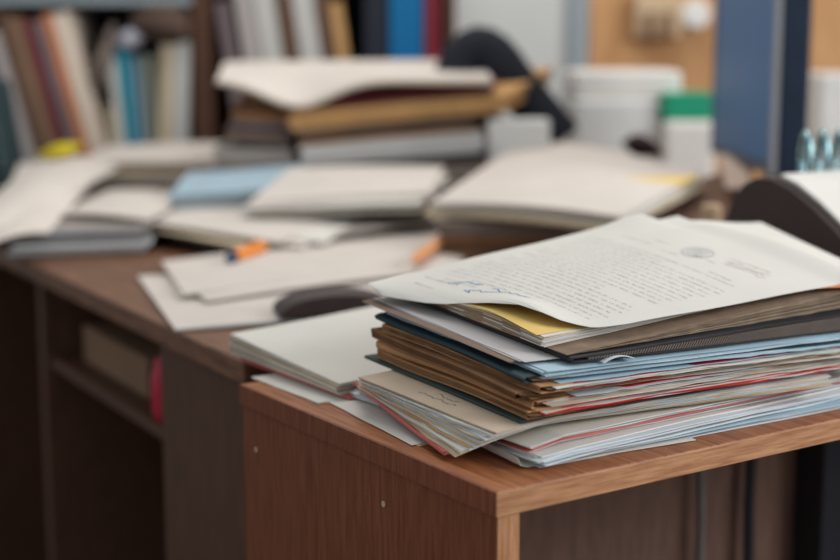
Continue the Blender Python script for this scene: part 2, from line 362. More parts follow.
tag(link('paper_sheet', bm, [mat('grey_white_paper', (196, 190, 188), 0.9, 0.04, 20)]), 'greyish white sheets sticking out left under the black binder', 'papers')
# black ribbed binder
BD = thing('ring_binder', 'black binder with a ribbed edge below the top papers', 'binder', (0.26, 0.16, 0.82))
bm = bmesh.new(); cover(bm, 0.277, 0.154, 0.345, 0.225, math.radians(-0.5), H3, H4, 0.0012, True, bulge=0.002)
link('cover', bm, BLACKC, BD)
bm = bmesh.new()      # ribs along the front edge
for k in range(124):
    x = 0.112 + 0.0028 * k; y = 0.154 - 0.1140 - 0.0087 * (x - 0.277); l, h = H3(x, y) + 0.0016, H4(x, y) - 0.0016
    if h - l < 0.0012: continue
    M = Matrix.Identity(4)
    vs = [bm.verts.new(p) for p in ((x, y, l), (x + 0.0012, y, l), (x + 0.0012 + (h - l) * 0.7, y, h), (x + (h - l) * 0.7, y, h))]
    vb = [bm.verts.new(v.co + Vector((0, 0.004, 0))) for v in vs]
    bm.faces.new(vs); bm.faces.new(vb[::-1])
    for q in range(4): bm.faces.new((vs[q], vb[q], vb[(q + 1) % 4], vs[(q + 1) % 4]))
o = link('ribbed_edge', bm, mat('grey_brown_rib', (124, 110, 100), 0.6, 0.1, 40), BD); o['kind'] = 'stuff'
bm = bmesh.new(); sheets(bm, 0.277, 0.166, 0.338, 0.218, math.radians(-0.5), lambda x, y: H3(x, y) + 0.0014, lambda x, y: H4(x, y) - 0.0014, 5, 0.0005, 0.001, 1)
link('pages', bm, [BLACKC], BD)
# brown-edged booklet (wedge) under the white pages
BK = thing('booklet', 'thick booklet with brown page edges on the black binder', 'booklet', (0.25, 0.17, 0.83))
bm = bmesh.new(); sheets(bm, 0.272, 0.156, 0.342, 0.214, math.radians(0.3), lambda x, y: H4(x, y) + 0.0006, lambda x, y: H5(x, y) - 0.0003, 16, 0.0008, 0.003, 3, fray=0.0006, nx=24)
link('pages', bm, [mat('brown_page_edge', (134, 112, 92), 0.85, 0.2, 60), mat('dark_page_edge', (104, 86, 72), 0.85, 0.2, 60), mat('light_page_edge', (166, 146, 122), 0.85, 0.2, 60)], BK)
# white sheaf, left edge browned
def H5b(x, y): return H5(x, y) + 0.0001
bm = bmesh.new(); sheets(bm, 0.266, 0.175, 0.335, 0.212, math.radians(-1.0), H5b, mix(H5b, H6, 0.88), 11, 0.0012, 0.006, 3, weights=(3, 2, 2), nx=16)
for f in bm.faces:
    if f.calc_center_median().x < 0.1035 and random.random() < 0.8: f.material_index = 3
tag(link('paper_sheaf', bm, [WHITE, CREAM, COOL, mat('browned_edge', (150, 124, 96), 0.9, 0.15, 60)]), 'thick sheaf of white pages directly under the typed page', 'papers')
bm = bmesh.new(); sheets(bm, 0.165, 0.165, 0.13, 0.185, math.radians(-3), mix(H5b, H6, 0.89), mix(H5b, H6, 0.93), 1, 0, 0)
tag(link('paper_sheet', bm, [YELLOW]), 'yellow sheet showing under the lifted corner of the typed page', 'paper')
# top typed page
PX0, PX1 = 0.078, 0.432
def lerp(T, x):
    for (a, p), (b, q) in zip(T, T[1:]):
        if x <= b: return p + (q - p) * max(0, (x - a) / (b - a))
    return T[-1][1]
def yF(x): return lerp([(0.078, 0.268), (0.086, 0.235), (0.092, 0.203), (0.099, 0.188), (0.104, 0.162), (0.109, 0.132), (0.114, 0.104), (0.122, 0.082), (0.140, 0.064), (0.17, 0.058), (0.432, 0.048)], x)
def yB(x): return lerp([(0.078, 0.294), (0.392, 0.290), (0.404, 0.262), (0.414, 0.244), (0.432, 0.226)], x)
def page_z(x, y):
    t = max(0, min(1, (y - yF(x)) / (yB(x) - yF(x))))
    z = H6(x, y) + 0.0006 + 0.0085 * math.exp(-((x - 0.116) / 0.022) ** 2 - ((y - 0.112) / 0.045) ** 2) + 0.0050 * math.sin(math.pi * t) * ss(x, .09, .15) + 0.0004 * math.sin(40 * x)
    z -= 0.006 * (1 - ss(x, 0.078, 0.112)) * (1 - t)
    z += 0.006 * ss(x, 0.33, 0.40) * ss(y, 0.24, 0.30) + 0.004 * ss(x, 0.40, 0.432)
    return z
PG = thing('typed_page', 'white typed page with blue handwriting on top of the big stack', 'paper', (0.24, 0.18, 0.84))
bm = bmesh.new(); NX, NY = 64, 26
def pgpt(i, j, dz):
    x = PX0 + (PX1 - PX0) * i / NX; y0 = yF(x); y = y0 + (yB(x) - y0) * j / NY
    if i == 0: x += random.Random(j).uniform(-0.0015, 0.002)
    return Vector((x, y, page_z(x, y) + dz))
grid_slab(bm, lambda i, j: pgpt(i, j, 0), lambda i, j: pgpt(i, j, 0.0004), NX, NY)
link('sheet', bm, WHITE, PG, smooth=False)
rt = random.Random(3)
def stroke(bm, pts, w):
    """flat ink stroke lying on the page"""
    for a, b in zip(pts, pts[1:]):
        d = Vector((b[0] - a[0], b[1] - a[1])); 
        if d.length < 1e-6: continue
        n = Vector((-d.y, d.x)).normalized() * w
        q = [(a[0] + n.x, a[1] + n.y), (b[0] + n.x, b[1] + n.y), (b[0] - n.x, b[1] - n.y), (a[0] - n.x, a[1] - n.y)]
        bm.faces.new([bm.verts.new((x, y, page_z(x, y) + 0.0006)) for x, y in q])
bm = bmesh.new()
def typed(x, ya, yb):
    y = ya
    while y > yb:
        for c in range(rt.randint(2, 9)):
            if y < yb: break
            k = rt.randint(0, 3)
            if k != 1: stroke(bm, [(x - 0.0010, y), (x + 0.0010, y)], 0.00016)
            if k != 2: stroke(bm, [(x + 0.0008 * rt.choice((-1, 1)), y), (x + 0.0008 * rt.choice((-1, 1)), y - 0.0012)], 0.00016)
            y -= 0.00185
        y -= 0.0021
xl = 0.150
n = 0
while xl < 0.318:
    yb = max(yF(xl) + 0.012, 0.075)
    short = rt.random() < 0.2
    typed(xl, 0.268 - (0.012 if rt.random() < 0.2 else 0), yb + (rt.uniform(0.03, 0.10) if short else rt.uniform(0, 0.01)))
    xl += 0.0082; n += 1
typed(0.108, 0.262, 0.232); typed(0.124, 0.27, 0.222); typed(0.131, 0.25, 0.205); typed(0.142, 0.262, 0.175)
typed(0.331, 0.19, 0.17); typed(0.337, 0.25, 0.21); typed(0.343, 0.16, 0.135); typed(0.349, 0.22, 0.20); typed(0.322, 0.12, 0.095)
o = link('typed_lines', bm, INK, PG)
bm = bmesh.new()
def scribble(bm, x, y, lx, ly, n, w):
    pts = [(x + lx * (k / n) + rt.uniform(-.003, .003), y + ly * (k / n) + rt.uniform(-.006, .006)) for k in range(n + 1)]
    stroke(bm, pts, w)
bm.free()
for a in ((0.126, 0.240, 0.006, -0.016, 5, 0.0006), (0.134, 0.226, 0.006, -0.018, 7, 0.0006), (0.118, 0.205, 0.016, -0.03, 9, 0.0005), (0.136, 0.19, 0.004, -0.045, 9, 0.0005)):
    bm = bmesh.new(); scribble(bm, *a); link('blue_handwriting', bm, BINK, PG)
bm = bmesh.new()
for r in (0.010, 0.0135, 0.015): stroke(bm, [(0.352 + r * math.cos(t * .209), 0.165 + r * math.sin(t * .209)) for t in range(31)], 0.0004)
for k in range(5): stroke(bm, [(0.346 + 0.003 * k, 0.158), (0.346 + 0.003 * k, 0.172)], 0.0004)
link('round_stamp', bm, GREYINK, PG)
bm = bmesh.new()
for k in range(4): scribble(bm, 0.350 + 0.005 * k, 0.135, 0.004, -0.045, 12, 0.0004)
link('red_stamp_lines', bm, PINKINK, PG)

# ------------------------------------------------------------------ sheets that stick out at the right of the typed page
def side_sheet(nm, label, c, dz, m, drop, cat='paper'):
    bm = bmesh.new(); c = [Vector(q) for q in c]
    def pt(i, j, e):
        u, v = i / 14, j / 8; p = (c[0] * (1 - u) + c[1] * u) * (1 - v) + (c[3] * (1 - u) + c[2] * u) * v
        return Vector((p.x, p.y, H6(p.x, p.y) + dz - drop * ss(p.x, 0.38, 0.54) + e))
    grid_slab(bm, lambda i, j: pt(i, j, 0), lambda i, j: pt(i, j, 0.0005), 14, 8)
    tag(link(nm, bm, m), label, cat)
side_sheet('paper_sheet', 'white sheet with a pointed corner lying before the arched calendar', [(.25, .09), (.50, .06), (.545, .268), (.30, .285)], -0.0020, WHITE, 0.014)
side_sheet('paper_sheet', 'orange card tip at the far right beside the typed page', [(.30, .075), (.46, .03), (.455, .085), (.30, .13)], -0.0002, mat('orange_card', (226, 138, 92), 0.7, 0.1, 20), 0.004, 'card')

# ------------------------------------------------------------------ notepad pile at the left end of the near table
def padtop(x, y): return 0.764 + 0.013 * (y - 0.28) / 0.19 + 0.05 * max(0, x - 0.02)
bm = bmesh.new(); sheets(bm, 0.101, 0.345, 0.16, 0.12, math.radians(2), lambda x, y: 0.7504, lambda x, y: 0.7516, 2, 0.002, 0.02, 1)
tag(link('paper_sheet', bm, [WHITE]), 'white sheet peeking out under the notepad pile at the table corner', 'paper')
NP = thing('notepad', 'blurred pad of plain white pages with a pink cover left of the big stack', 'notepad', (0.18, 0.385, 0.752))
bm = bmesh.new(); sheets(bm, 0.196, 0.381, 0.30, 0.196, math.radians(2), lambda x, y: 0.7518, lambda x, y: 0.7518 + 0.25 * (padtop(x, y) - 0.7518), 3, 0.002, 0.01, 2)
link('cover', bm, [PINK, GREYP], NP)
bm = bmesh.new(); sheets(bm, 0.190, 0.388, 0.305, 0.195, math.radians(2), lambda x, y: 0.7522 + 0.25 * (padtop(x, y) - 0.7518), lambda x, y: padtop(x, y), 12, 0.0015, 0.008, 3, weights=(2, 3, 3))
link('pages', bm, [WHITE, GREYP, CREAM], NP)

# ------------------------------------------------------------------ old desks behind
DM = frame((0.041, 0.41, 0), math.radians(-3.5))
D = thing('desk', 'old brown desk under the blurred paper piles, its end seen at left', 'desk', DM @ Vector((0.3, 0.8, 0)))
link('desktop', boxbm(0, 0.6, 0.06, 1.6, 0.726, 0.75, DM), DESKW, D, bevel=0.002)
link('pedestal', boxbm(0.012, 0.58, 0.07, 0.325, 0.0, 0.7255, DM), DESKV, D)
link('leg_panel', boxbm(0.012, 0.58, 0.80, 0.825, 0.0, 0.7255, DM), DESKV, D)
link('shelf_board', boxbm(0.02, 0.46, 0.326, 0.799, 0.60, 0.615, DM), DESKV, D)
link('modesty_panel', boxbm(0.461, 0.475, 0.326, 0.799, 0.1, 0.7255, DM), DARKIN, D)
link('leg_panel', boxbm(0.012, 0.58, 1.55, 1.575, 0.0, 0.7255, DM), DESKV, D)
D2 = thing('desk', 'second desk at the right carrying the monitor', 'desk', DM @ Vector((1.07, 0.6, 0)))
link('desktop', boxbm(0.603, 1.56, 0.06, 1.17, 0.726, 0.75, DM), DESKW, D2, bevel=0.002)
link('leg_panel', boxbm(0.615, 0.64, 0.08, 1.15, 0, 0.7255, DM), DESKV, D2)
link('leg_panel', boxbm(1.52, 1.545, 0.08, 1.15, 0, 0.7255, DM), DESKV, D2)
# things in the desk's open compartment
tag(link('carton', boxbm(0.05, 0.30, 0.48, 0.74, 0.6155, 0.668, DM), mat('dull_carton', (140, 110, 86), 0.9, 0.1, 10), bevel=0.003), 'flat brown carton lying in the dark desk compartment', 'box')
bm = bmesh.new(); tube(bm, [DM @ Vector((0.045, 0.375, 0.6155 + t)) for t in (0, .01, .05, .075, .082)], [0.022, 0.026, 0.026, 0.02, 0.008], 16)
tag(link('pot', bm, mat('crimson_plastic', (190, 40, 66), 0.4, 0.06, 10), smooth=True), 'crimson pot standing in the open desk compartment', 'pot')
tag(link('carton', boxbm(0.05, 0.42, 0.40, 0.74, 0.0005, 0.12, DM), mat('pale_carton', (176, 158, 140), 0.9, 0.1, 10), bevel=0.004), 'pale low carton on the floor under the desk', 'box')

# ------------------------------------------------------------------ shelves and files at the back left
def shelf_unit(nm, lb, x0, x1, zs, top):
    g = thing(nm, lb, 'shelf', WM @ Vector(((x0 + x1) / 2, -0.2, 0)))
    link('side_panel', boxbm(x0, x0 + 0.018, -0.36, -0.02, 0, top, WM), DESKV, g)
    link('side_panel', boxbm(x1 - 0.018, x1, -0.36, -0.02, 0, top, WM), DESKV, g)
    link('back_panel', boxbm(x0 + 0.0185, x1 - 0.0185, -0.03, -0.02, 0, top, WM), mat('dark_blue_back', (52, 58, 70), 0.8, 0.1, 6), g)
    for z in zs: link('shelf_board', boxbm(x0 + 0.0185, x1 - 0.0185, -0.36, -0.031, z - 0.018, z, WM), mat('pale_shelf', (150, 160, 164), 0.6, 0.05, 6), g)
shelf_unit('shelf_unit', 'shelf unit at the far left with a pale upper board over the leaning files', -1.15, -0.462, (0.10, 0.45, 0.80, 1.157), 1.175)
shelf_unit('shelf_unit', 'taller shelf unit behind the stacked white papers and blue binder', -0.46, 0.075, (0.10, 0.45, 0.80, 1.22), 1.24)
DS = 3.12
def book(px0, px1, pytop, lean, c, label, z0=0.80, cat='file', nm='document_file', group='files on the back shelf', dep=0.22, yf=-0.35, pages=CREAM):
    x0 = (px0 - 420) / F * DS; x1 = (px1 - 420) / F * DS; h = max(0.05, 1.058 - DS * (pytop - 44) / 1461 - z0)
    a = math.radians(lean); px = x1 if lean > 0 else x0
    M = WM @ Matrix.Translation((px, 0, z0 + 0.001)) @ Matrix.Rotation(a, 4, 'Y') @ Matrix.Translation((-px, 0, 0))
    h = h / math.cos(a)
    g = thing(nm, label, cat, M @ Vector(((x0 + x1) / 2, yf, 0)), group)
    bm = bmesh.new(); t = 0.0022
    box(bm, x0, x0 + t, yf, yf + dep, 0, h, M); box(bm, x1 - t, x1, yf, yf + dep, 0, h, M); box(bm, x0 + t, x1 - t, yf, yf + t, 0, h, M)
    link('cover', bm, c, g)
    link('pages', boxbm(x0 + t * 1.2, x1 - t * 1.2, yf + t * 1.2, yf + dep - 0.004, 0.003, h - 0.005, M), pages, g)
DKN = mat('dark_navy_file', (40, 44, 54), 0.7, 0.1, 10); GWH = mat('grey_white_file', (186, 176, 172), 0.8, 0.06, 10)
BRN = mat('brown_file', (112, 84, 68), 0.8, 0.1, 10); TBR = mat('tan_brown_file', (146, 114, 90), 0.8, 0.1, 10)
DRD = mat('dark_red_file', (112, 44, 54), 0.7, 0.1, 10); MAU = mat('mauve_grey_file', (126, 110, 112), 0.8, 0.1, 10)
ORB = mat('orange_brown_file', (214, 128, 78), 0.7, 0.1, 10); CRW = mat('cream_file', (238, 218, 198), 0.8, 0.05, 10)
TLB = mat('bright_teal_file', (8, 150, 172), 0.6, 0.06, 10); LBL = mat('light_blue_file', (140, 172, 190), 0.7, 0.06, 10)
GGR = mat('grey_green_file', (150, 154, 140), 0.8, 0.06, 10); WHF = mat('white_file', (208, 204, 198), 0.8, 0.04, 10)
BLU = mat('strong_blue_file', (18, 110, 164), 0.5, 0.06, 10); MAR = mat('maroon_file', (128, 40, 50), 0.6, 0.08, 10)
L_ = -14
book(10, 27, 20, L_, DKN, 'dark navy file leaning at the far left end of the shelf')
book(29, 40, 34, L_, GWH, 'pale grey file leaning left between dark navy and brown files')
book(42, 53, 14, L_, BRN, 'brown file leaning right beside the pale grey file')
book(54, 64, 20, L_, TBR, 'tan brown file leaning left of the dark red one')
book(65, 75, 22, L_, DRD, 'dark red file among the leaning files at left')
book(76, 86, 22, L_, MAU, 'mauve grey file leaning against the orange one')
book(87, 95, 16, L_, ORB, 'thin orange brown file beside the thick cream one')
book(96, 113, 16, L_, CRW, 'thick cream file with an orange edge, last of the leaning group')
book(115, 121, 106, -3, CREAM, 'short cream booklet right of the leaning files')
book(122, 131, 60, -5, WHF, 'white file just left of the bright teal one')
book(132, 141, 52, -5, TLB, 'bright teal file on the back shelf')
book(143, 149, 58, -4, LBL, 'light blue file right of the bright teal one')
book(152, 159, 56, -2, GGR, 'grey green file between light blue and cream files')
book(160, 173, 44, 3, CREAM, 'cream file right of the grey green one')
book(174, 189, 42, 3, WHF, 'pale wide file beside the brown shelf side')
book(243, 254, 4, -8, MAU, 'dim mauve file leaning behind the curved paper stack')
book(262, 278, -12, -8, GWH, 'greyish white wide file, left of a twin behind the paper stack')
book(280, 300, -10, -8, WHF, 'white wide file, right of its twin behind the paper stack')
book(303, 316, -6, -8, BRN, 'brown file between two white ones behind the paper stack')
book(318, 338, -10, -8, WHF, 'white file right of the brown one behind the paper stack')
book(340, 352, -4, -8, BRN, 'dull brown file right of the white files')
book(354, 365, 4, -8, TAN, 'tan file left of the black binder')
book(366, 389, -8, 0, DKN, 'black binder left of the strong blue binder')
book(391, 423, -14, 0, BLU, 'strong blue wide binder at the top centre')
book(425, 440, -14, 0, MAR, 'maroon file right of the strong blue binder')
# things lying over the files
def lump(nm, label, cat, px, py, r, m, d=DS, sc=(1, .5, .5), rot=0, yoff=0, seed=1):
    bm = bmesh.new(); bmesh.ops.create_icosphere(bm, subdivisions=4, radius=1)
    rr = random.Random(seed); ph = [rr.uniform(0, 6) for _ in range(4)]
    c = corr(px, py, d); M = Matrix.Translation(c) @ Matrix.Rotation(VYAW, 4, 'Z') @ Matrix.Rotation(rot, 4, 'Y')
    for v in bm.verts:
        p = v.co; k = 1 + 0.08 * math.sin(4 * p.x + ph[0]) + 0.07 * math.sin(5 * p.z + 3 * p.y + ph[1])
        v.co = M @ Vector((p.x * r * sc[0] * k, p.y * r * sc[1] * k, p.z * r * sc[2] * k))
    return tag(link(nm, bm, m, smooth=True), label, cat)
lump('cloth_bag', 'dark brown crumpled bag lying on top of the upright cream files', 'bag', 164, 25, 0.076, mat('dark_brown_cloth', (84, 66, 56), 0.9, 0.15, 20), DS - 0.05, (1.0, 0.8, 0.55), 0.1)
lump('cloth_bag', 'grey brown cloth bundle drooping beside the thick cream file', 'bag', 107, 62, 0.085, mat('grey_brown_cloth', (120, 106, 98), 0.9, 0.12, 20), DS - 0.02, (0.26, 0.6, 1.0), 0.32, seed=5)
lump('crumpled_paper', 'pale lavender crumpled paper lying on top of the bright teal file', 'paper', 131, 39, 0.045, mat('lavender_paper', (186, 184, 196), .9, .05, 20), DS - 0.06, (0.8, .6, .42), -0.5, seed=8)
def quadsheaf(nm, label, cat, corners, th, mats, n=3, bulge=0.0, droop=0.0, jit=0.003, nx=14, ny=10, group=None, fill=0.85, weights=None, sag=None, twist=0.03):
    """sheaf whose top follows four corner points (front left, front right, back right, back left)"""
    c = [onz(*q) if q[2] < 1.3 else corr(*q) for q in corners]; bm = bmesh.new()
    for s in range(n):
        ox, oy = random.uniform(-jit, jit), random.uniform(-jit, jit); tw = random.uniform(-twist, twist) if s < n - 1 else 0; cen = (c[0] + c[1] + c[2] + c[3]) / 4; a = th * (1 - s / n); b = th * (1 - (s + fill) / n)
        def pt(i, j, dz):
            u, v = i / nx, j / ny
            p = (c[0] * (1 - u) + c[1] * u) * (1 - v) + (c[3] * (1 - u) + c[2] * u) * v
            q = p - cen; p = Vector((cen.x + q.x - q.y * tw, cen.y + q.y + q.x * tw, p.z))
            z = p.z + bulge * math.sin(math.pi * u) * math.sin(math.pi * (0.15 + 0.7 * v)) - droop * (1 - v) ** 3
            if sag: z -= sag[2] * math.exp(-((u - sag[0]) / sag[1]) ** 2) * (1 - v) ** 1.5
            return Vector((p.x + ox, p.y + oy, max(z + dz, 0.7505 + 0.0001 * (n - s) + (0.0001 if dz > -th * 0.999 else 0))))
        grid_slab(bm, lambda i, j: pt(i, j, -a), lambda i, j: pt(i, j, -b), nx, ny, 0 if s == n - 1 else random.choices(range(len(mats)), weights)[0])
    return tag(link(nm, bm, mats), label, cat, group)
def blk(nm, label, cat, px0, px1, py0, py1, d, dep, m, yaw=0.0, z0=None, bevel=0.004):
    """upright block seen from px0..px1, py0..py1 at distance d"""
    a = corr((px0 + px1) / 2, py1, d); w = (px1 - px0) / F * d; zt = corr(px0, py0, d).z; zb = a.z if z0 is None else z0
    M = frame((a.x, a.y, 0), VYAW + yaw)
    return tag(link(nm, boxbm(-w / 2, w / 2, 0, dep, zb, zt, M), m, bevel=bevel), label, cat)
# left part of the old desk
quadsheaf('magazine_stack', 'grey stack of printed magazines at the left corner of the old desk', 'magazines', [(8, 230, .793), (146, 226, .793), (168, 200, .793), (45, 206, .793)], 0.042, [GREYP, mat('dark_grey_page', (110, 104, 102), .8, .1, 20), COOL], 9, jit=0.006)
quadsheaf('paper_sheaf', 'drooping white sheets hanging over the left end of the desk', 'papers', [(-60, 240, .80), (20, 226, .80), (118, 162, .845), (40, 158, .845)], 0.014, [WARM, CREAM, WHITE], 5, 0.014, jit=0.012, twist=0.12)
quadsheaf('paper_pile', 'flat pale pile with brown edges below the bright teal file', 'papers', [(75, 163, .845), (238, 164, .845), (258, 143, .855), (110, 146, .855)], 0.045, [WARM, CREAM, KRAFT2, GREYP], 10, 0.008, jit=0.008, twist=0.08)
quadsheaf('paper_pile', 'lower pile supporting the drooping sheets at the left', 'papers', [(40, 205, .798), (130, 205, .798), (180, 172, .798), (80, 172, .798)], 0.046, [GREYP, BLACKC, CREAM], 9, jit=0.01)
quadsheaf('paper_folder', 'blue grey plastic folder between the left white piles', 'folder', [(172, 194, 2.3), (300, 187, 2.3), (306, 164, 2.42), (190, 172, 2.42)], 0.03, [mat('blue_grey_plastic', (168, 190, 202), 0.6, 0.06, 14), COOL, GREYP], 6, jit=0.006)
quadsheaf('paper_pile', 'large white sheets fanned in the middle of the old desk', 'papers', [(78, 216, .785), (284, 242, .782), (434, 180, .808), (205, 188, .80)], 0.016, [WARM, CREAM, WHITE], 5, 0.012, jit=0.014, twist=0.14)
quadsheaf('paper_folder', 'slate blue folder under the fanned white sheets', 'folder', [(165, 230, .770), (312, 248, .768), (450, 192, .788), (270, 184, .788)], 0.017, [mat('slate_card', (84, 94, 106), .7, .1, 20), GREYP], 4, jit=0.006)
quadsheaf('paper_sheaf', 'white sheets lying at the front edge of the old desk', 'papers', [(178, 329, .7545), (420, 312, .7545), (475, 262, .7545), (140, 276, .7545)], 0.003, [WARM, COOL], 2, 0.004)
quadsheaf('paper_sheaf', 'upper white sheets with a shadow line above the front sheets', 'papers', [(192, 295, .764), (452, 268, .764), (500, 226, .768), (168, 262, .764)], 0.006, [WARM, WHITE], 3, 0.007, jit=0.012, twist=0.1)
quadsheaf('paper_sheaf', 'pale sheets between the fanned white sheets and the centre pile', 'papers', [(246, 202, 2.2), (428, 192, 2.2), (442, 166, 2.38), (288, 168, 2.38)], 0.03, [WARM, WHITE, GREYP], 5, 0.006, jit=0.014, twist=0.15)
quadsheaf('paper_sheet', 'loose white sheet lying across the grey magazine stack at far left', 'paper', [(62, 214, .803), (150, 220, .800), (196, 194, .806), (112, 190, .808)], 0.002, [WARM], 1, 0.008)
quadsheaf('paper_sheet', 'loose greyish sheet between the fanned white sheets and the orange pencil', 'paper', [(330, 236, .781), (446, 224, .781), (478, 200, .785), (372, 206, .785)], 0.003, [GREYP], 1, 0.006)
quadsheaf('paper_sheet', 'loose white sheet right of the orange pencil', 'paper', [(470, 240, .772), (560, 232, .772), (560, 206, .78), (460, 212, .78)], 0.003, [WARM], 1, 0.008)
# dark solid arch behind the notepad, standing in for shade under a bulging sheet
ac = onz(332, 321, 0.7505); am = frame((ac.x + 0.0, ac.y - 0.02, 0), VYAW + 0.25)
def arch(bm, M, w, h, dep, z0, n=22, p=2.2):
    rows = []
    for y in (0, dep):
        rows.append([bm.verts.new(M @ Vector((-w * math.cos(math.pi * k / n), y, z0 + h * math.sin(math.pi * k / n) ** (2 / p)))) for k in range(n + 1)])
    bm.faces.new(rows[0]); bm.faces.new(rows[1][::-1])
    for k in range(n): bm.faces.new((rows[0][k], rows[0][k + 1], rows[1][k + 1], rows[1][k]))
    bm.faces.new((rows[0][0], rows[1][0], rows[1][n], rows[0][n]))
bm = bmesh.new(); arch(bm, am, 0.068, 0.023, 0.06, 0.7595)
tag(link('shade_arch', bm, BROWNP, bevel=0.001), 'dark brown half-round shape for the shade under a bulging sheet behind the white notepad', 'stand')
# pens
def pen(nm, label, p0, p1, r, m, tipm=None, cat='pen'):
    a, b = onz(*p0), onz(*p1); d = (b - a)
    g = thing(nm, label, cat, (a + b) / 2 - Vector((0, 0, r)))
    bm = bmesh.new(); tube(bm, [a, a + d * .8], r, 12); link('barrel', bm, m, g)
    bm = bmesh.new(); tube(bm, [a + d * .801, a + d * .9, b], [r * .98, r * .7, r * .2], 12); link('tip', bm, tipm or m, g)
pen('highlighter', 'short orange highlighter with a blue tip left of centre', (262, 247, .776), (226, 260, .774), 0.009, ORANGE, NAVY)
pen('pencil', 'orange pencil lying on the white sheets at the centre', (449, 236, .778), (412, 262, .778), 0.008, mat('peach_orange', (228, 158, 108), .6, .05, 20))
pen('pen', 'black pen beside the orange pencil at the centre', (508, 234, .777), (455, 238, .777), 0.007, BLACKP)
pen('highlighter', 'orange highlighter just behind the typed page', (574, 238, .775), (532, 242, .775), 0.010, mat('salmon_orange', (226, 138, 98), .6, .05, 20))
quadsheaf('paper_sheet', 'grey green card between the pencil and the typed page', 'card', [(440, 262, .757), (492, 258, .757), (498, 242, .757), (452, 244, .757)], 0.002, [mat('grey_green_card', (160, 172, 160), .8, .05, 20)], 1) 
quadsheaf('paper_folder', 'small black folder end poking out by the fanned white sheets', 'folder', [(428, 213, .785), (446, 213, .785), (450, 198, .785), (424, 200, .785)], 0.02, [BLACKC], 2)
# centre pile
TAUPE = mat('taupe_page', (122, 108, 100), .85, .1, 20)
quadsheaf('paper_pile', 'grey brown low pile under the pale papers in the centre', 'papers', [(300, 176, 2.40), (485, 166, 2.42), (500, 146, 2.66), (330, 148, 2.66)], 0.1, [TAUPE, GREYP, CREAM], 12, jit=0.006)
quadsheaf('paper_pile', 'pale grey white papers under the tan folder', 'papers', [(302, 148, 2.42), (482, 132, 2.44), (500, 122, 2.66), (320, 130, 2.66)], 0.036, [WARM, COOL, WARM], 6, 0.002, jit=0.005)
quadsheaf('paper_folder', 'shadowed taupe folders between pale papers and tan folder', 'folder', [(298, 132, 2.44), (470, 121, 2.46), (500, 108, 2.66), (316, 116, 2.66)], 0.02, [TAUPE, KRAFT2], 4, jit=0.006)
quadsheaf('paper_folder', 'tan card folder with a dark red inside in the centre pile', 'folder', [(290, 113, 2.43), (508, 94, 2.46), (552, 66, 2.62), (320, 92, 2.66)], 0.03, [TAN, CREAM, TAN], 3, 0.002, jit=0.003, weights=(3, 1, 2))
quadsheaf('paper_folder', 'thin maroon folder lying on the tan folder', 'folder', [(332, 103, 2.44), (494, 86, 2.46), (503, 66, 2.66), (340, 82, 2.66)], 0.008, [MAR, DKN], 2, 0.001)
quadsheaf('paper_pile', 'curved white papers topping the centre pile', 'papers', [(216, 78, 2.40), (492, 80, 2.43), (480, 60, 2.72), (226, 62, 2.72)], 0.009, [WARM, CREAM, WARM], 4, 0.002, jit=0.004, nx=24, sag=(0.29, 0.17, 0.042))
quadsheaf('book', 'brown book with a blue back edge under the curved white papers', 'book', [(228, 112, 2.45), (290, 116, 2.45), (304, 94, 2.66), (240, 92, 2.66)], 0.05, [KRAFT2, TAUPE, KRAFT2, NAVY], 7, jit=0.005)
quadsheaf('paper_pile', 'shadowed pile carrying the brown book', 'papers', [(215, 150, 2.44), (294, 150, 2.44), (304, 134, 2.66), (235, 132, 2.66)], 0.11, [GREYP, CREAM, KRAFT2], 12, jit=0.006)
# pale carton and black arched sleeve behind
blk('carton', 'pale grey carton behind the centre pile, under the black sleeve', 'box', 488, 550, 120, 172, 2.47, 0.06, mat('pale_grey_carton', (234, 232, 228), .85, .04, 10), z0=0.7505)
bm = bmesh.new(); pts = [(450, 108), (455, 76), (464, 54), (479, 42), (494, 50), (510, 78), (532, 104), (548, 124), (561, 139), (562.5, 141)]
rows = []
for k, (x, y) in enumerate(pts):
    a = pts[max(0, k - 1)]; b = pts[min(len(pts) - 1, k + 1)]; t = Vector((b[0] - a[0], b[1] - a[1])).normalized(); nrm = Vector((-t.y, t.x)); hw = 26
    q = []
    for sx_, dd in ((-1, 0.0), (-.6, -.03), (.6, -.03), (1, 0.0), (.6, .05), (-.6, .05)):
        q.append(bm.verts.new(corr(x + nrm.x * hw * sx_, y + nrm.y * hw * sx_, 2.56 + dd)))
    rows.append(q)
for A, Bq in zip(rows, rows[1:]):
    for k in range(6): bm.faces.new((A[k], A[(k + 1) % 6], Bq[(k + 1) % 6], Bq[k]))
bm.faces.new(rows[0][::-1]); bm.faces.new(rows[-1])
tag(link('jacket_sleeve', bm, mat('black_cloth', (36, 38, 46), 0.9, 0.15, 30), smooth=False, sub=1), 'black padded sleeve arching behind the tan folder to a straight cuff', 'cloth')
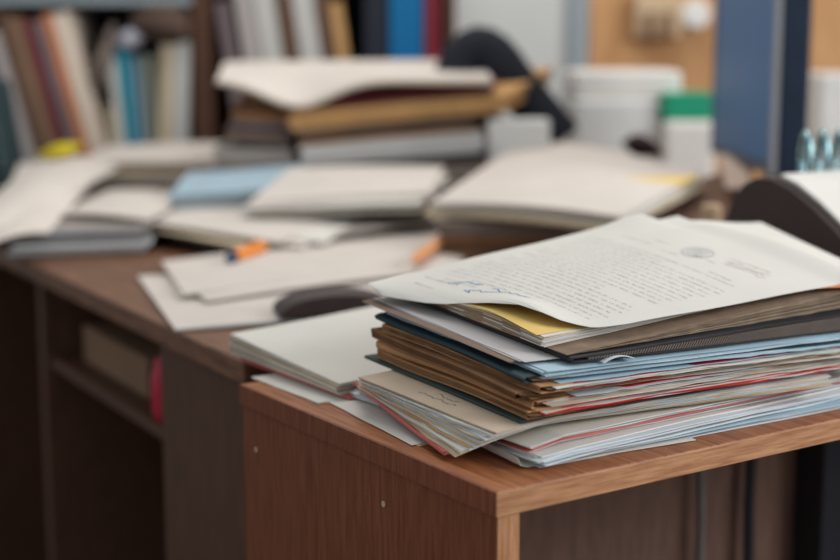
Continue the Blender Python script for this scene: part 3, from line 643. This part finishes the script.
# right part
quadsheaf('paper_pile', 'wide white papers in front of the white boxes at right of centre', 'papers', [(432, 202, .835), (622, 216, .835), (700, 172, .862), (530, 137, .89)], 0.024, [WARM, CREAM, WHITE], 6, 0.014, jit=0.008, twist=0.04)
quadsheaf('paper_sheet', 'yellowish sheet edge among the wide white papers', 'paper', [(540, 196, .838), (655, 194, .842), (700, 176, .864), (600, 178, .862)], 0.004, [YELLOW], 1, 0.002) 
quadsheaf('paper_pile', 'brown grey pile below the wide white papers', 'papers', [(440, 222, .812), (585, 224, .812), (640, 180, .812), (500, 176, .812)], 0.055, [TAUPE, KRAFT2, BROWNL], 8, jit=0.008)
blk('carton', 'lower white box left of the green box', 'box', 574, 660, 99, 150, 2.75, 0.2, WHITEP, z0=0.7505, bevel=0.008)
zt = corr(600, 99, 2.75).z
blk('carton', 'upper white box topping the white pair by the wood panel', 'box', 574, 682, 71, 98, 2.75, 0.2, mat('white_box_card', (232, 226, 219), .8, .03, 10), z0=zt + 0.001, bevel=0.01)
blk('carton', 'pale box carrying the green box beside the monitor', 'box', 664, 716, 121, 160, 2.72, 0.15, mat('white_box_card', (214, 208, 200)), z0=0.7505, bevel=0.01)
blk('box_file', 'bright green box just left of the monitor', 'box', 664, 712, 93, 120, 2.72, 0.12, GREENB, bevel=0.003)
lump('pouch', 'dark maroon pouch below the white boxes', 'pouch', 642, 147, 0.036, mat('dark_maroon_cloth', (60, 40, 44), .8, .1, 20), 2.55, (1.0, .6, .5), 0.3, seed=9)
quadsheaf('leather_case', 'brown leather case sloping up towards the monitor', 'case', [(505, 262, .765), (745, 262, .765), (752, 160, .87), (612, 212, .80)], 0.025, [BROWNL], 1, 0.008)
quadsheaf('paper_sheet', 'beige card leaning under the lower edge of the screen', 'card', [(726, 188, .845), (748, 186, .845), (752, 158, .875), (718, 154, .875)], 0.003, [mat('beige_card', (196, 172, 156), .8, .05, 20)], 1)
gp = corr(712, 205, 1.86); bm = bmesh.new(); tube(bm, [(gp.x, gp.y, z) for z in (0.7505, 0.82, gp.z - 0.002, gp.z)], [0.0125, 0.0125, 0.0125, 0.0105], 16)
tag(link('glue_stick', bm, BEIGE), 'small beige stick standing behind the typed page', 'glue stick')
blk('paper_ream', 'white paper block at the right edge behind the monitor', 'papers', 818, 872, 74, 160, 2.68, 0.2, WHITEP, z0=0.7505, bevel=0.004)
# monitor
P1 = Vector((1.016, 0.683, 0)); P2 = Vector((1.275, 1.059, 0)); dm = (P2 - P1).normalized(); ang = math.atan2(dm.y, dm.x)
MM = frame((P1.x, P1.y, 0), ang)      # local x away along the screen, local -y... screen faces +y (left)
mc = MM @ Vector((0.23, -0.03, 0.7505))
MO = thing('monitor', 'dark flat monitor seen almost edge-on at the right', 'monitor', mc)
bm = bmesh.new(); box(bm, 0, 0.46, -0.05, -0.006, 0.868, 1.24, MM); link('casing', bm, NAVYP, MO, bevel=0.004)
bm = bmesh.new()
box(bm, 0.448, 0.463, -0.0055, 0.002, 0.868, 1.24, MM); box(bm, 0.0125, 0.4475, -0.0055, 0.002, 0.868, 0.884, MM); box(bm, 0.0125, 0.4475, -0.0055, 0.002, 1.225, 1.24, MM)
link('bezel', bm, mat('grey_navy_bezel', (58, 70, 88), .4, .05, 10), MO)
link('bezel_edge', boxbm(-0.003, 0.012, -0.0055, 0.002, 0.868, 1.24, MM), mat('pale_grey_bezel', (150, 150, 152), .5, .05, 10), MO)
link('screen', boxbm(0.0125, 0.4475, -0.0055, 0.0005, 0.8845, 1.2245, MM), mat('blue_grey_screen', (58, 102, 148), 0.45, 0.04, 3, spec=0.5), MO)
link('neck', boxbm(0.18, 0.28, -0.085, -0.051, 0.77, 1.05, MM), BLACKP, MO, bevel=0.004)
link('base', boxbm(0.11, 0.35, -0.16, 0.03, 0.7505, 0.769, MM), BLACKP, MO, bevel=0.005)
# arched flip calendar
prof = [(.402, .7505), (.401, .80), (.399, .835), (.393, .860), (.382, .884), (.367, .902), (.347, .911), (.325, .911), (.30, .903), (.27, .887), (.24, .867), (.219, .851), (.19, .826), (.165, .80), (.15, .775), (.145, .7505)]
CX0, CX1 = 0.622, 0.90
FC = thing('desk_calendar', 'arched flip calendar on a dark brown stand with wire rings', 'calendar', (0.76, 0.27, 0.7505))
bm = bmesh.new(); A = [bm.verts.new((CX0, y, z)) for y, z in prof]; Bq = [bm.verts.new((CX1, y, z)) for y, z in prof]
bm.faces.new(A); bm.faces.new(Bq[::-1])
for k in range(len(prof)): bm.faces.new((A[k], A[(k + 1) % len(prof)], Bq[(k + 1) % len(prof)], Bq[k]))
link('stand', bm, BROWNP, FC, bevel=0.001)
bm = bmesh.new(); sub = prof[7:14]
grid_slab(bm, lambda i, j: Vector((CX0 + 0.012 + (CX1 - CX0 - .02) * i, sub[j][0] - .0008, sub[j][1] + .0015)), lambda i, j: Vector((CX0 + 0.012 + (CX1 - CX0 - .02) * i, sub[j][0] - .002, sub[j][1] + .005)), 1, 6)
link('pages', bm, WHITE, FC)
for k in range(7):
    x = 0.698 + 0.0285 * k
    bm = bmesh.new(); tube(bm, [Vector((x, 0.345, 0.926 + 0.032 * math.sin(t * .393))) + VF * (0.018 * math.cos(t * .393)) for t in range(17)], 0.0042, 8, cap=False)
    link('ring', bm, CHROME, FC, smooth=True)
# wall socket and plugs on the wood panel
SK = thing('wall_socket', 'beige double socket on the wood panel', 'socket', WM @ Vector((0.555, -0.03, 1.07)))
link('housing', boxbm(0.50, 0.612, -0.052, -0.0125, 1.072, 1.17, WM), BEIGE, SK, bevel=0.006)
for x in (0.535, 0.578): link('plug', boxbm(x - 0.006, x + 0.006, -0.075, -0.0525, 1.07, 1.13, WM), mat('brown_plug', (120, 92, 66), .5, .05, 10), SK, bevel=0.002)
bm = bmesh.new(); tube(bm, [WM @ Vector((0.642, y, 1.125)) for y in (-0.0125, -0.05, -0.056)], [0.034, 0.034, 0.028], 20)
tag(link('wall_plug', bm, WHITEP), 'round white plug beside the beige socket', 'plug')
# yellow bits and left spiral pad
lump('sticky_notes', 'bright yellow crumpled paper at the foot of the leaning files', 'paper', 60, 151, 0.044, mat('bright_yellow', (226, 204, 40), .7, .06, 20), 2.66, (1.0, .5, .28), -0.25, seed=4)
SP = thing('spiral_notebook', 'dark teal spiral notebook at the left frame edge', 'notebook', onz(4, 190, 0.80))
c0 = corr(-6, 200, 2.62); M = frame((c0.x, c0.y, 0), VYAW) @ Matrix.Translation((0, 0, 0.80)) @ Matrix.Rotation(math.radians(-8), 4, 'Y')
link('cover', boxbm(-0.02, 0.02, 0, 0.16, 0, 0.19, M), TEAL, SP)
for k in range(9):
    bm = bmesh.new(); tube(bm, [M @ Vector((0.022 + 0.006 * math.cos(t * .785), 0.006 + 0.006 * math.sin(t * .785), 0.012 + k * 0.02)) for t in range(9)], 0.0014, 6, cap=False)
    link('ring', bm, CHROME, SP)
# dim binders low on the left shelves
for k, (a, b, t, c, lb) in enumerate([(-60, -22, 0.74, DKN, 'dark binder on the dim shelf below, left'), (-16, 8, 0.70, MAU, 'grey binder on the dim shelf below the leaning files'), (12, 40, 0.72, DKN, 'dark navy binder on the dim shelf right of the grey one'), (44, 62, 0.68, GWH, 'pale file on the dim shelf beside the desk end')]):
    book(a, b, 44 + (1.058 - t) * 1461 / DS, 0, c, lb, z0=0.45, group='dim binders under the shelf')
for k, (a, b, t, c, lb) in enumerate([(-50, 20, 0.30, DKN, 'wide dark box file on the lowest shelf'), (24, 44, 0.27, WHF, 'small white box on the lowest dim shelf'), (48, 80, 0.34, DKN, 'dark file beside the small white box')]):
    book(a, b, 44 + (1.058 - t) * 1461 / DS, 0, c, lb, z0=0.10, group='dim binders under the shelf')
